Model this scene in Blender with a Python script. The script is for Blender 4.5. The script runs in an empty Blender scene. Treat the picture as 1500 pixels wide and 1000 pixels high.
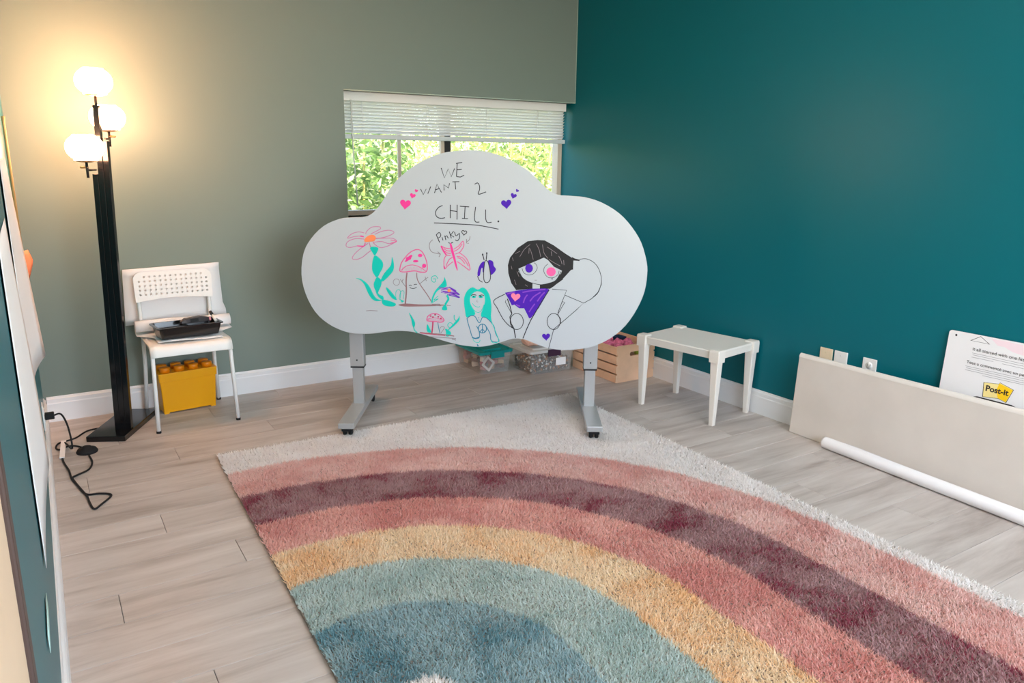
import bpy, bmesh, math, random
import numpy as np
from mathutils import Vector, Matrix
from mathutils.geometry import tessellate_polygon
random.seed(7); RNG = np.random.default_rng(7)
SC = bpy.context.scene
COL = SC.collection
V = Vector
# ---------------------------------------------------------------- camera (solved from the room's baseboards and corners)
CAM = V((-3.3206, -4.4876, 1.3765)); YAW, PITCH, ROLL, FPX = 0.5607, 0.2367, 0.0109, 1104.47
cf = V((math.sin(YAW)*math.cos(PITCH), math.cos(YAW)*math.cos(PITCH), -math.sin(PITCH)))
cr0 = cf.cross(V((0, 0, 1))).normalized(); cu0 = cr0.cross(cf)
cr = cr0*math.cos(ROLL) + cu0*math.sin(ROLL); cu = -cr0*math.sin(ROLL) + cu0*math.cos(ROLL)
cd = bpy.data.cameras.new('camera'); camo = bpy.data.objects.new('camera', cd); COL.objects.link(camo)
camo.matrix_world = Matrix(((cr.x, cu.x, -cf.x, CAM.x), (cr.y, cu.y, -cf.y, CAM.y), (cr.z, cu.z, -cf.z, CAM.z), (0, 0, 0, 1)))
cd.sensor_width = 36; cd.lens = 36*FPX/1500; cd.clip_start = 0.01
SC.camera = camo
def ray(x, y): return cf + cr*((x-750)/FPX) - cu*((y-500)/FPX)
def onplane(x, y, pt, n):
    d = ray(x, y); return CAM + d*((V(pt)-CAM).dot(n)/d.dot(n))
def onz(x, y, z=0.0): return onplane(x, y, (0, 0, z), V((0, 0, 1)))
# ---------------------------------------------------------------- light
SC.view_settings.view_transform = 'Standard'; SC.view_settings.look = 'None'
SC.view_settings.exposure = 0.27; SC.view_settings.gamma = 1.0; SC.view_settings.use_curve_mapping = False
w = bpy.data.worlds.new('sky'); SC.world = w; w.use_nodes = True
nt = w.node_tree; bg = nt.nodes['Background']; sk = nt.nodes.new('ShaderNodeTexSky')
sk.sky_type = 'NISHITA'; sk.sun_disc = False; sk.sun_elevation = math.radians(52); sk.sun_rotation = math.radians(200)
nt.links.new(sk.outputs[0], bg.inputs[0]); bg.inputs[1].default_value = 1.0
def light(name, kind, loc, rot, energy, color, **k):
    l = bpy.data.lights.new(name, kind); l.energy = energy; l.color = color
    for a, b in k.items(): setattr(l, a, b)
    o = bpy.data.objects.new(name, l); o.location = loc; o.rotation_euler = rot; COL.objects.link(o); return o
light('sun', 'SUN', (0, -3, 8), (math.radians(38), 0, math.radians(-20)), 10.5, (1.0, .93, .8), angle=math.radians(0.6))
# daylight coming in through the wide window of the wall behind the camera
light('window_daylight', 'AREA', (-1.65, -6.12, 1.62), (math.radians(90), 0, 0), 56, (1.0, .985, .96), shape='RECTANGLE', size=2.7, size_y=1.7)
# ---------------------------------------------------------------- materials
MATS = {}
def mat(name, col, rough=.5, spec=.4, metal=0, bump=0, bscale=200, var=0, vscale=6, emit=None, estr=0, alpha=None, coat=0):
    if name in MATS: return MATS[name]
    m = bpy.data.materials.new(name); m.use_nodes = True; t = m.node_tree; b = t.nodes['Principled BSDF']
    b.inputs['Base Color'].default_value = (*col, 1); b.inputs['Roughness'].default_value = rough
    b.inputs['Specular IOR Level'].default_value = spec; b.inputs['Metallic'].default_value = metal
    b.inputs['Coat Weight'].default_value = coat
    tc = t.nodes.new('ShaderNodeTexCoord')
    if var:
        n = t.nodes.new('ShaderNodeTexNoise'); n.inputs['Scale'].default_value = vscale; n.inputs['Detail'].default_value = 4
        t.links.new(tc.outputs['Object'], n.inputs['Vector'])
        r = t.nodes.new('ShaderNodeValToRGB'); r.color_ramp.elements[0].position = .3; r.color_ramp.elements[1].position = .7
        r.color_ramp.elements[0].color = (*[c*(1-var) for c in col], 1); r.color_ramp.elements[1].color = (*[min(1, c*(1+var)) for c in col], 1)
        t.links.new(n.outputs['Fac'], r.inputs[0]); t.links.new(r.outputs[0], b.inputs['Base Color'])
    if bump:
        n = t.nodes.new('ShaderNodeTexNoise'); n.inputs['Scale'].default_value = bscale; n.inputs['Detail'].default_value = 2
        t.links.new(tc.outputs['Object'], n.inputs['Vector'])
        bn = t.nodes.new('ShaderNodeBump'); bn.inputs['Strength'].default_value = bump; bn.inputs['Distance'].default_value = .002
        t.links.new(n.outputs['Fac'], bn.inputs['Height']); t.links.new(bn.outputs[0], b.inputs['Normal'])
    if emit: b.inputs['Emission Color'].default_value = (*emit, 1); b.inputs['Emission Strength'].default_value = estr
    MATS[name] = m; return m
def srgb(r, g, b):
    f = lambda c: (c/255/12.92) if c/255 <= .04045 else ((c/255+.055)/1.055)**2.4
    return (f(r), f(g), f(b))
def clear(name, tint, frac):
    m = bpy.data.materials.new(name); m.use_nodes = True; t = m.node_tree; t.nodes.clear()
    o = t.nodes.new('ShaderNodeOutputMaterial'); mx = t.nodes.new('ShaderNodeMixShader'); tr = t.nodes.new('ShaderNodeBsdfTransparent')
    p = t.nodes.new('ShaderNodeBsdfPrincipled'); p.inputs['Base Color'].default_value = (*tint, 1); p.inputs['Roughness'].default_value = .12
    mx.inputs[0].default_value = frac
    t.links.new(tr.outputs[0], mx.inputs[1]); t.links.new(p.outputs[0], mx.inputs[2]); t.links.new(mx.outputs[0], o.inputs[0])
    MATS[name] = m; return m
SAGE = mat('sage_paint', srgb(123, 136, 128), .55, .3, bump=.05, bscale=350)
TEAL = mat('teal_paint', (.0003, .13, .16), .36, .24, bump=.05, bscale=350)
WHITE = mat('white_trim', srgb(232, 232, 232), .4)
CEIL = mat('ceiling_white', srgb(235, 235, 232), .9)
PLAST = mat('white_plastic', srgb(236, 234, 230), .4)
PWARM = mat('warm_white_plastic', srgb(226, 220, 210), .6, .25)
STEELW = mat('white_steel', srgb(235, 235, 232), .35)
PAPER = mat('paper', srgb(238, 236, 236), .8, .2)
BLACK = mat('black_gloss', (.006, .006, .007), .16, .5)
BLACKM = mat('black_matte', (.012, .012, .013), .5)
RUBBER = mat('black_rubber', (.015, .015, .016), .7, .2)
ALU = mat('silver_paint', srgb(176, 178, 178), .38, .5, metal=.35)
BOARD = mat('dry_erase_white', srgb(190, 195, 199), .25, .5)
EDGE = mat('beige_edge_band', srgb(214, 206, 190), .5)
YEL = mat('yellow_plastic', srgb(246, 170, 0), .35)
ORA = mat('orange_plastic', srgb(240, 140, 10), .35)
BEIGE = mat('beige_fabric_board', srgb(212, 204, 194), .85, .2, bump=.25, bscale=900, var=.04, vscale=5)
# ---------------------------------------------------------------- mesh helpers
class MB:
    def __init__(s): s.v = []; s.f = []; s.m = []; s.sm = []
    def add(s, vs, fs, mi=0, smooth=False):
        o = len(s.v); s.v += [tuple(p) for p in vs]
        for f in fs: s.f.append([i+o for i in f]); s.m.append(mi); s.sm.append(smooth)
    def box(s, a, b, mi=0, M=None):
        x0, y0, z0 = a; x1, y1, z1 = b
        vs = [V((x, y, z)) for z in (z0, z1) for y in (y0, y1) for x in (x0, x1)]
        if M: vs = [M @ q for q in vs]
        s.add(vs, [(0, 2, 3, 1), (4, 5, 7, 6), (0, 1, 5, 4), (2, 6, 7, 3), (0, 4, 6, 2), (1, 3, 7, 5)], mi)
    def loft(s, rings, mi=0, smooth=True, caps=True, closed=True):
        n = len(rings[0]); o = []; fs = []
        for r in rings: o += list(r)
        for k in range(len(rings)-1):
            for i in range(n if closed else n-1):
                j = (i+1) % n; fs.append((k*n+i, k*n+j, (k+1)*n+j, (k+1)*n+i))
        s.add(o, fs, mi, smooth)
        if caps and closed:
            s.add(rings[0], [tuple(range(n))[::-1]], mi); s.add(rings[-1], [tuple(range(n))], mi)
    def tube(s, pts, r, n=8, mi=0, smooth=True, closed=False):
        pts = [V(p) for p in pts]; rs = r if isinstance(r, (list, tuple)) else [r]*len(pts); rings = []; nrm = None
        for i, p in enumerate(pts):
            d = (pts[min(i+1, len(pts)-1)]-pts[max(i-1, 0)]).normalized()
            if nrm is None: nrm = d.orthogonal().normalized()
            nrm = (nrm - d*nrm.dot(d)).normalized(); b = d.cross(nrm)
            rings.append([p+nrm*(rs[i]*math.cos(2*math.pi*k/n))+b*(rs[i]*math.sin(2*math.pi*k/n)) for k in range(n)])
        s.loft(rings, mi, smooth)
    def lathe(s, prof, c=(0, 0, 0), n=32, mi=0, axis=None, smooth=True, caps=True):
        M = (V((0, 0, 1)).rotation_difference(V(axis)).to_matrix() if axis else Matrix.Identity(3)); c = V(c)
        s.loft([[c+M @ V((r*math.cos(2*math.pi*k/n), r*math.sin(2*math.pi*k/n), z)) for k in range(n)] for r, z in prof], mi, smooth, caps)
    def prism(s, outline, holes, O, X, Y, N, t, mi=0, mside=None):
        """flat plate: 2-D outline (with holes) in frame O,X,Y, extruded by t along N"""
        loops = [outline]+list(holes); flat = [q for l in loops for q in l]
        tri = tessellate_polygon([[V((a, b, 0)) for a, b in l] for l in loops])
        P3 = lambda q, d: O+X*q[0]+Y*q[1]+N*d
        s.add([P3(q, t) for q in flat], [tuple(f) for f in tri], mi); s.add([P3(q, 0) for q in flat], [tuple(f)[::-1] for f in tri], mi if mside is None else mside)
        for l in loops:
            n = len(l); s.add([P3(q, 0) for q in l]+[P3(q, t) for q in l], [(i, (i+1) % n, n+(i+1) % n, n+i) for i in range(n)], mi if mside is None else mside, False)
    def build(s, name, mats, parent=None, bevel=0, seg=2, fix=True):
        me = bpy.data.meshes.new(name); me.from_pydata(s.v, [], s.f)
        for m in (mats if isinstance(mats, (list, tuple)) else [mats]): me.materials.append(m)
        me.polygons.foreach_set('material_index', s.m); me.polygons.foreach_set('use_smooth', s.sm)
        if fix:
            bm = bmesh.new(); bm.from_mesh(me); bmesh.ops.remove_doubles(bm, verts=bm.verts, dist=1e-6)
            bmesh.ops.recalc_face_normals(bm, faces=bm.faces); bm.to_mesh(me); bm.free()
        o = bpy.data.objects.new(name, me); COL.objects.link(o)
        if parent: o.parent = parent
        if bevel:
            b = o.modifiers.new('bevel', 'BEVEL'); b.width = bevel; b.segments = seg; b.limit_method = 'ANGLE'; b.angle_limit = math.radians(40)
        return o
def tag(o, label=None, cat=None, group=None, kind=None):
    for k, v in (('label', label), ('category', cat), ('group', group), ('kind', kind)):
        if v: o[k] = v
    return o
def thing(name, label, cat, loc=(0, 0, 0), rz=0, group=None):
    o = bpy.data.objects.new(name, None); o.location = loc; o.rotation_euler.z = rz; o.empty_display_size = .05; COL.objects.link(o)
    return tag(o, label, cat, group)
def simple(name, parent, m, boxes, bevel=0):
    b = MB()
    for a, c in boxes: b.box(a, c)
    return b.build(name, m, parent, bevel)
def copyobj(o, parent=None):
    c = o.copy(); COL.objects.link(c); c.parent = parent; return c
def rrect(x0, y0, x1, y1, r, n=5):
    out = []
    for cx, cy, a in ((x1-r, y1-r, 0), (x0+r, y1-r, 90), (x0+r, y0+r, 180), (x1-r, y0+r, 270)):
        for k in range(n+1):
            t = math.radians(a+90*k/n); out.append((cx+r*math.cos(t), cy+r*math.sin(t)))
    return out
def circ(cx, cy, r, n=10, ry=None): return [(cx+r*math.cos(2*math.pi*k/n), cy+(ry or r)*math.sin(2*math.pi*k/n)) for k in range(n)]
def smooth_pts(p, k=4, closed=False):
    out = []; n = len(p); p = [np.array(q, float) for q in p]
    for i in range(n if closed else n-1):
        g = lambda j: p[j % n] if closed else p[min(max(j, 0), n-1)]
        a, b, c, d = g(i-1), g(i), g(i+1), g(i+2)
        for s_ in range(k):
            t = s_/k; out.append(.5*((2*b)+(c-a)*t+(2*a-5*b+4*c-d)*t*t+(3*b-a-3*c+d)*t**3))
    if not closed: out.append(p[-1])
    return [tuple(q) for q in out]
X0, X1, YF, ZC, WT = -3.383, 0.0, -6.1, 2.85, .014       # baseboard faces, front wall, ceiling, baseboard depth
HB = .135
# ---------------------------------------------------------------- the room
def struct(o): o['kind'] = 'structure'; return o
WX0, WX1, WZ0, WZ1 = -1.69, WT, 1.02, 1.768                # window opening, running up to the right-hand wall
struct(simple('wall_back', None, SAGE, [((X0-.3, WT, -.1), (WX0, .24, ZC)), ((WX0, WT, -.1), (WX1, .24, WZ0)), ((WX0, WT, WZ1), (WX1, .24, ZC))]))
struct(simple('wall_right', None, TEAL, [((WT, YF-.2, -.1), (.25, .24, ZC))]))
DY0, DY1 = -4.42, -3.46
struct(simple('wall_left', None, TEAL, [((X0-.2, DY1+.06, -.1), (X0-WT, .02, ZC)), ((X0-.2, YF-.2, -.1), (X0-WT, DY0-.06, ZC)), ((X0-.2, DY0-.06, 2.09), (X0-WT, DY1+.06, ZC))]))
struct(simple('wall_front', None, SAGE, [((X0-.2, YF-.14, -.1), (-3.0, YF, ZC)), ((-.3, YF-.14, -.1), (WT, YF, ZC)), ((-3.0, YF-.14, -.1), (-.3, YF, .77)), ((-3.0, YF-.14, 2.47), (-.3, YF, ZC))]))
struct(simple('ceiling', None, CEIL, [((X0-.2, YF-.2, ZC), (.25, .24, ZC+.15))]))
bead = MB(); bead.tube([(WX0, WT-.001, WZ1), (WT-.003, WT-.001, WZ1), (WT-.003, WT-.001, ZC)], .0035, 6)
struct(bead.build('trim_1', mat('painted_bead', srgb(172, 190, 178), .35)))
def baseboard(name, a, b, n):
    a, b, n = V(a), V(b), V(n); prof = [(0, 0), (.014, 0), (.014, .098), (.0115, .104), (.0115, .122), (.006, .128), (.004, HB), (0, HB)]
    m = MB(); m.loft([[q+n*(d-WT)+V((0, 0, z)) for d, z in prof] for q in (a, b)], smooth=False)
    return struct(m.build(name, WHITE))
baseboard('baseboard_back', (X0, 0, 0), (X1, 0, 0), (0, -1, 0))
baseboard('baseboard_right', (X1, 0, 0), (X1, YF, 0), (-1, 0, 0))
baseboard('baseboard_left', (X0, 0, 0), (X0, DY1+.055, 0), (1, 0, 0))
# floor of separate planks, running along the window wall
m = bpy.data.materials.new('grey_oak_vinyl'); m.use_nodes = True; t = m.node_tree; b = t.nodes['Principled BSDF']; b.inputs['Roughness'].default_value = .42; b.inputs['Specular IOR Level'].default_value = .35
tc = t.nodes.new('ShaderNodeTexCoord'); oi = t.nodes.new('ShaderNodeObjectInfo'); ad = t.nodes.new('ShaderNodeVectorMath'); ad.operation = 'ADD'
mu = t.nodes.new('ShaderNodeVectorMath'); mu.operation = 'MULTIPLY'; mu.inputs[1].default_value = (1.0, 8, 1)
cx = t.nodes.new('ShaderNodeCombineXYZ'); m1 = t.nodes.new('ShaderNodeMath'); m1.operation = 'MULTIPLY'; m1.inputs[1].default_value = 57
t.links.new(oi.outputs['Random'], m1.inputs[0]); t.links.new(m1.outputs[0], cx.inputs[0]); t.links.new(m1.outputs[0], cx.inputs[1])
t.links.new(tc.outputs['Object'], mu.inputs[0]); t.links.new(mu.outputs[0], ad.inputs[0]); t.links.new(cx.outputs[0], ad.inputs[1])
n1 = t.nodes.new('ShaderNodeTexNoise'); n1.inputs['Scale'].default_value = 1.4; n1.inputs['Detail'].default_value = 7; n1.inputs['Roughness'].default_value = .62; n1.inputs['Distortion'].default_value = .5
t.links.new(ad.outputs[0], n1.inputs['Vector'])
rp = t.nodes.new('ShaderNodeValToRGB'); e = rp.color_ramp.elements; e[0].position = .25; e[0].color = (*srgb(150, 138, 129), 1); e[1].position = .75; e[1].color = (*srgb(206, 199, 193), 1)
k = e.new(.5); k.color = (*srgb(186, 177, 170), 1)
t.links.new(n1.outputs['Fac'], rp.inputs[0])
mr = t.nodes.new('ShaderNodeMapRange'); mr.inputs[3].default_value = .94; mr.inputs[4].default_value = 1.05; t.links.new(oi.outputs['Random'], mr.inputs[0])
mv = t.nodes.new('ShaderNodeVectorMath'); mv.operation = 'SCALE'; t.links.new(rp.outputs[0], mv.inputs[0]); t.links.new(mr.outputs[0], mv.inputs['Scale']); t.links.new(mv.outputs[0], b.inputs['Base Color'])
PLANK = m
floor = struct(simple('floor', None, mat('subfloor', srgb(70, 62, 56), .9), [((X0-.2, YF-.2, -.1), (.1, .1, -.004))]))
def plank_mesh(L, W):
    b = MB(); g = .0007; e = .0018
    b.loft([[(g, g, -.004), (L-g, g, -.004), (L-g, W-g, -.004), (g, W-g, -.004)], [(g, g, -.0012), (L-g, g, -.0012), (L-g, W-g, -.0012), (g, W-g, -.0012)], [(e, e, 0), (L-e, e, 0), (L-e, W-e, 0), (e, W-e, 0)]], smooth=False)
    me = bpy.data.meshes.new('plank'); me.from_pydata(b.v, [], b.f); me.materials.append(PLANK); return me
PW, PL = .181, 1.22; full = plank_mesh(PL, PW); y = 0.012-PW; row = 0
while y > YF-.1:
    x = X0-.012-[0, .43, .86, .21, .65, 1.05][row % 6]-random.uniform(0, .1)
    while x < .012:
        a, c = max(x, X0-.012), min(x+PL, .012)
        if c-a > .02:
            o = bpy.data.objects.new('plank', full if c-a > PL-.001 else plank_mesh(c-a, PW)); o.location = (a, y, 0); COL.objects.link(o); o.parent = floor
        x += PL
    y -= PW; row += 1
# ceiling light panels
DIFF = mat('lit_diffuser', (.9, .9, .9), .6, emit=(1.0, .955, .895), estr=8.3)
for yy, nm in ((-2.5, 'long white ceiling light panel nearer the window wall'), (-4.6, 'long white ceiling light panel nearer the door')):
    cl_ = thing('ceiling_light', nm, 'ceiling light', (-1.7, yy, ZC))
    simple('frame', cl_, WHITE, [((-.62, -.32, -.02), (.62, -.3, 0)), ((-.62, .3, -.02), (.62, .32, 0)), ((-.62, -.3, -.02), (-.6, .3, 0)), ((.6, -.3, -.02), (.62, .3, 0))])
    simple('diffuser', cl_, DIFF, [((-.6, -.3, -.014), (.6, .3, -.002))])
# door in the left-hand wall, beside the camera
door = struct(simple('door_1', None, mat('pale_wood_door', srgb(226, 200, 172), .5, var=.06, vscale=3), [((X0-.05, DY0, .005), (X0-.012, DY1, 2.03))]))
simple('door_casing', door, mat('dark_brown_trim', srgb(78, 62, 58), .5), [((X0-.2, DY1, 0), (X0-.006, DY1+.045, 2.095)), ((X0-.2, DY0-.062, 0), (X0+.004, DY0, 2.095)), ((X0-.2, DY0, 2.033), (X0+.004, DY1, 2.095))], .003)
hd = MB(); hd.tube([(X0-.012, DY0+.07, 1), (X0+.02, DY0+.07, 1), (X0+.02, DY0+.17, 1)], .008); hd.build('door_handle', ALU, door)
# window
win = struct(simple('window_1', None, mat('tan_vinyl', srgb(206, 190, 172), .5), [((WX0, .165, WZ0), (WX0+.025, .235, WZ1)), ((-.022, .165, WZ0), (WT, .235, WZ1)), ((WX0, .165, WZ0), (WT, .235, WZ0+.03)), ((WX0, .165, WZ1-.03), (WT, .235, WZ1))]))
simple('meeting_stile', win, MATS['tan_vinyl'], [((-.972, .172, WZ0+.03), (-.945, .2, WZ1-.03))])
simple('sash_stile', win, BLACKM, [((-.945, .168, WZ0+.03), (-.9, .215, WZ1-.03))])
simple('muntin', win, MATS['tan_vinyl'], [((-1.28, .178, WZ0+.03), (-1.258, .19, WZ1-.03))])
GL = clear('window_glass', (.9, .95, .95), .05)
simple('pane', win, GL, [((WX0+.025, .196, WZ0+.03), (-.96, .2, WZ1-.03))]); simple('pane', win, GL, [((-.91, .206, WZ0+.03), (-.022, .21, WZ1-.03))])
struct(simple('trim_2', None, WHITE, [((WX0, -.012, WZ0-.022), (-.004, .165, WZ0))], .003))
# blind
SLAT = mat('blind_slat', srgb(240, 238, 234), .4)
SLAT.node_tree.nodes['Principled BSDF'].inputs['Transmission Weight'].default_value = 0
tl = SLAT.node_tree; pb = tl.nodes['Principled BSDF']; tb = tl.nodes.new('ShaderNodeBsdfTranslucent'); tb.inputs[0].default_value = (.9, .88, .82, 1)
mx = tl.nodes.new('ShaderNodeMixShader'); mx.inputs[0].default_value = .2; tl.links.new(pb.outputs[0], mx.inputs[1]); tl.links.new(tb.outputs[0], mx.inputs[2]); tl.links.new(mx.outputs[0], tl.nodes['Material Output'].inputs[0])
bl = thing('window_blind', 'white horizontal slat blind pulled halfway up in the window', 'blind', (-.84, .1, 1.49))
BX0, BX1 = -.838, .818
simple('headrail', bl, PLAST, [((BX0, -.028, .222), (BX1, .03, .277))], .003)
simple('bottom_rail', bl, mat('blind_rail', srgb(206, 214, 216), .5), [((BX0, -.024, 0), (BX1, .024, .028))], .004)
sm = MB(); arc = [(math.radians(-28), )]
pr = [(-.0125+.025*k/6, .0022*math.sin(math.pi*k/6)) for k in range(7)]; ca, sa = math.cos(math.radians(42)), math.sin(math.radians(42))
pr = [(a*ca+h*sa, -a*sa+h*ca) for a, h in pr]; pr = pr+[(a, h-.0012) for a, h in pr[::-1]]
sm.loft([[(x, a, h) for a, h in pr] for x in (BX0, BX1)], smooth=False)
s0 = sm.build('slat', SLAT, bl); s0.location.z = .044
for k in range(1, 10): c = copyobj(s0, bl); c.location.z = .044+k*.0195
for px in (-.71, -.27, .17, .58):
    b = MB(); b.tube([(px, -.015, .0), (px, -.015, .225)], .0016, 5); b.tube([(px, .015, .0), (px, .015, .225)], .0016, 5); b.build('ladder_cord', PAPER, bl)
b = MB(); b.tube([(BX0+.05, -.034, .23), (BX0+.055, -.036, -.1), (BX0+.07, -.036, -.4)], .004, 6); b.build('tilt_wand', mat('clear_wand', srgb(235, 235, 228), .2), bl)
# ---------------------------------------------------------------- outside the window
struct(simple('ground', None, mat('lawn', srgb(120, 140, 70), .9, var=.25, vscale=3), [((-9, .26, -.5), (10, 16, -.35))]))
def leafmat(name, c):
    m = mat(name, c, .5, .3, var=.35, vscale=2.2); t = m.node_tree; p = t.nodes['Principled BSDF']; tb = t.nodes.new('ShaderNodeBsdfTranslucent'); tb.inputs[0].default_value = (*[min(1, q*1.5) for q in c], 1)
    mx = t.nodes.new('ShaderNodeMixShader'); mx.inputs[0].default_value = .4; t.links.new(p.outputs[0], mx.inputs[1]); t.links.new(tb.outputs[0], mx.inputs[2]); t.links.new(mx.outputs[0], t.nodes['Material Output'].inputs[0]); return m
LEAF = [leafmat('leaf_yellow_green', srgb(206, 198, 120)), leafmat('leaf_green', srgb(136, 160, 84)), leafmat('leaf_pale', srgb(232, 228, 178)), leafmat('leaf_deep', srgb(100, 130, 60))]
CULM = mat('bamboo_culm', srgb(190, 176, 96), .5, var=.2, vscale=9)
BL = [('leafy bamboo clump with yellow green leaves beyond the window glass', [0, 1, 2]), ('darker green leafy bush beyond the window glass', [1, 3, 2])]
def shrub(x, y, h, r, n, kind, z0=-.35):
    t = thing('bamboo_clump' if kind == 0 else 'leafy_bush', BL[kind][0], 'plant', (x, y, z0), 0, ['bamboo clumps outside', 'bushes outside'][kind])
    b = MB()
    for k in range(7 if kind == 0 else 4):
        a = random.uniform(0, 6.28); q = random.uniform(.1, .6)*r; px, py = q*math.cos(a), q*math.sin(a)
        b.tube([(px, py, 0), (px*1.15, py*1.15, h*.5), (px*1.6, py*1.5, h*.97)], [.016, .013, .006], 6)
    b.build('stem', CULM, t)
    u = RNG.normal(size=(n, 3)); u /= np.linalg.norm(u, axis=1)[:, None]; q = RNG.random(n)**(1/2.2)
    c = u*q[:, None]*np.array([r, r, h*.5])+np.array([0, 0, h*.52])
    c += .1*np.sin(c[:, [1, 2, 0]]*9)
    d = RNG.normal(size=(n, 3))*np.array([1, 1, .6])+np.array([0, 0, -.35]); d /= np.linalg.norm(d, axis=1)[:, None]
    s = np.cross(d, RNG.normal(size=(n, 3))); s /= np.linalg.norm(s, axis=1)[:, None]
    L = RNG.uniform(.06, .13, n)[:, None]; W = L*RNG.uniform(.13, .22, n)[:, None]
    vs = np.stack([c, c+d*L*.45+s*W, c+d*L, c+d*L*.45-s*W], 1).reshape(-1, 3)
    me = bpy.data.meshes.new('foliage'); me.from_pydata(vs.tolist(), [], np.arange(4*n).reshape(-1, 4).tolist())
    for i in BL[kind][1]: me.materials.append(LEAF[i])
    me.polygons.foreach_set('material_index', RNG.choice(3, n, p=[.4, .38, .22]))
    o = bpy.data.objects.new('foliage', me); COL.objects.link(o); o.parent = t; o['kind'] = 'stuff'
for i, (x, y) in enumerate(((-2.6, 2.3), (-.85, 2.3), (.85, 2.35), (2.6, 2.3), (4.4, 2.3))):
    shrub(x, y, random.uniform(2.3, 2.5), random.uniform(.66, .72), 5600, [0, 1, 0, 1, 0][i])
for x, y in ((-2.6, 4.7), (.05, 4.75), (2.7, 4.7), (5.4, 4.7)): shrub(x, y, 2.75, 1.1, 9000, 1 if x == 2.7 else 0)
for x, y in ((-1.3, 7.6), (2.1, 7.6), (5.5, 7.6)): shrub(x, y, 3.3, 1.5, 10000, 0 if x == 2.1 else 1)
# ---------------------------------------------------------------- rug
TH = math.radians(-1.5); RL, RW = 2.98, 2.0
rug = thing('rainbow_rug', 'shaggy cream rug with a wide rainbow of pink, maroon, yellow and teal bands', 'rug', (-2.728, -.965, 0), TH)
ub = MB(); ub.loft([[(a, b_, z) for a, b_ in rrect(0, -RL, RW, 0, .03)] for z in (0, .012)], smooth=False); ub.build('backing', mat('rug_backing', srgb(150, 140, 132), .95), rug)
sp = .0072; gx, gy = np.meshgrid(np.arange(.004, RW-.002, sp), np.arange(.004, RL-.002, sp)); px = gx.ravel()+RNG.uniform(-.003, .003, gx.size); py = -(gy.ravel()+RNG.uniform(-.003, .003, gx.size))
def vnoise(x, y, s, seed):
    g = np.random.default_rng(seed).random((64, 64)); x = x*s; y = y*s; i = np.floor(x).astype(int); j = np.floor(y).astype(int); fx = x-i; fy = y-j; fx = fx*fx*(3-2*fx); fy = fy*fy*(3-2*fy)
    a = g[i % 64, j % 64]*(1-fx)+g[(i+1) % 64, j % 64]*fx; b_ = g[i % 64, (j+1) % 64]*(1-fx)+g[(i+1) % 64, (j+1) % 64]*fx; return a*(1-fy)+b_*fy
ddx, ddy = px-.18, py+1.981; rr = np.where(ddy > 0, np.hypot(ddx, ddy), np.abs(ddx)); rr = rr+RNG.normal(0, .004, rr.size)+.012*(vnoise(px, py, 9, 3)-.5)
bands = [1.74, 1.466, 1.19, .945, .705, .44, .08]
cols = [((246, 238, 231), (236, 224, 215)), ((232, 170, 154), (208, 120, 106)), ((138, 82, 82), (84, 6, 16)), ((230, 140, 120), (198, 90, 78)), ((248, 208, 150), (240, 166, 88)), ((172, 192, 180), (126, 158, 148)), ((112, 150, 154), (44, 96, 110)), ((246, 238, 231), (236, 224, 215))]
idx = np.zeros(rr.size, int)
for q in bands: idx += (rr < q)
ca_ = np.array([srgb(*c[0]) for c in cols])[idx]; cb_ = np.array([srgb(*c[1]) for c in cols])[idx]
mixf = np.clip((.6*vnoise(px, py, 7, 5)+.4*vnoise(px, py, 19, 6)-.5)*2.3+.42+RNG.normal(0, .3, rr.size), 0, 1)[:, None]
tcol = (ca_*(1-mixf)+cb_*mixf)**.38
NB = 3; n = px.size; ang0 = 6.28*vnoise(px, py, 3.5, 8)*1.3
vs = np.zeros((n, NB, 3, 3)); 
for k in range(NB):
    a = RNG.uniform(0, 6.28, n); ln = RNG.uniform(.011, .018, n); la = ang0+RNG.normal(0, 1.6, n); lean = RNG.uniform(.2, 1.2, n)*ln
    wx, wy = np.cos(a)*.0032, np.sin(a)*.0032; z0 = .011
    jx, jy = RNG.uniform(-.003, .003, n), RNG.uniform(-.003, .003, n)
    vs[:, k, 0] = np.stack([px+jx-wx, py+jy-wy, np.full(n, z0)], 1); vs[:, k, 1] = np.stack([px+jx+wx, py+jy+wy, np.full(n, z0)], 1)
    vs[:, k, 2] = np.stack([px+jx+np.cos(la)*lean, py+jy+np.sin(la)*lean, z0+ln], 1)
me = bpy.data.meshes.new('pile'); nv = n*NB*3; me.vertices.add(nv); me.vertices.foreach_set('co', vs.reshape(-1)); me.loops.add(nv); me.loops.foreach_set('vertex_index', np.arange(nv))
me.polygons.add(n*NB); me.polygons.foreach_set('loop_start', np.arange(0, nv, 3)); me.polygons.foreach_set('loop_total', np.full(n*NB, 3)); me.update(calc_edges=True)
at = me.color_attributes.new('yarn', 'FLOAT_COLOR', 'POINT'); at.data.foreach_set('color', np.concatenate([np.repeat(tcol, NB*3, 0), np.ones((nv, 1))], 1).reshape(-1))
m = mat('yarn', (.8, .8, .8), .95, .1); ca = m.node_tree.nodes.new('ShaderNodeAttribute'); ca.attribute_name = 'yarn'; m.node_tree.links.new(ca.outputs['Color'], m.node_tree.nodes['Principled BSDF'].inputs['Base Color'])
tb = m.node_tree.nodes.new('ShaderNodeBsdfTranslucent'); m.node_tree.links.new(ca.outputs['Color'], tb.inputs[0]); mx = m.node_tree.nodes.new('ShaderNodeMixShader'); mx.inputs[0].default_value = .45
m.node_tree.links.new(m.node_tree.nodes['Principled BSDF'].outputs[0], mx.inputs[1]); m.node_tree.links.new(tb.outputs[0], mx.inputs[2]); m.node_tree.links.new(mx.outputs[0], m.node_tree.nodes['Material Output'].inputs[0])
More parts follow.
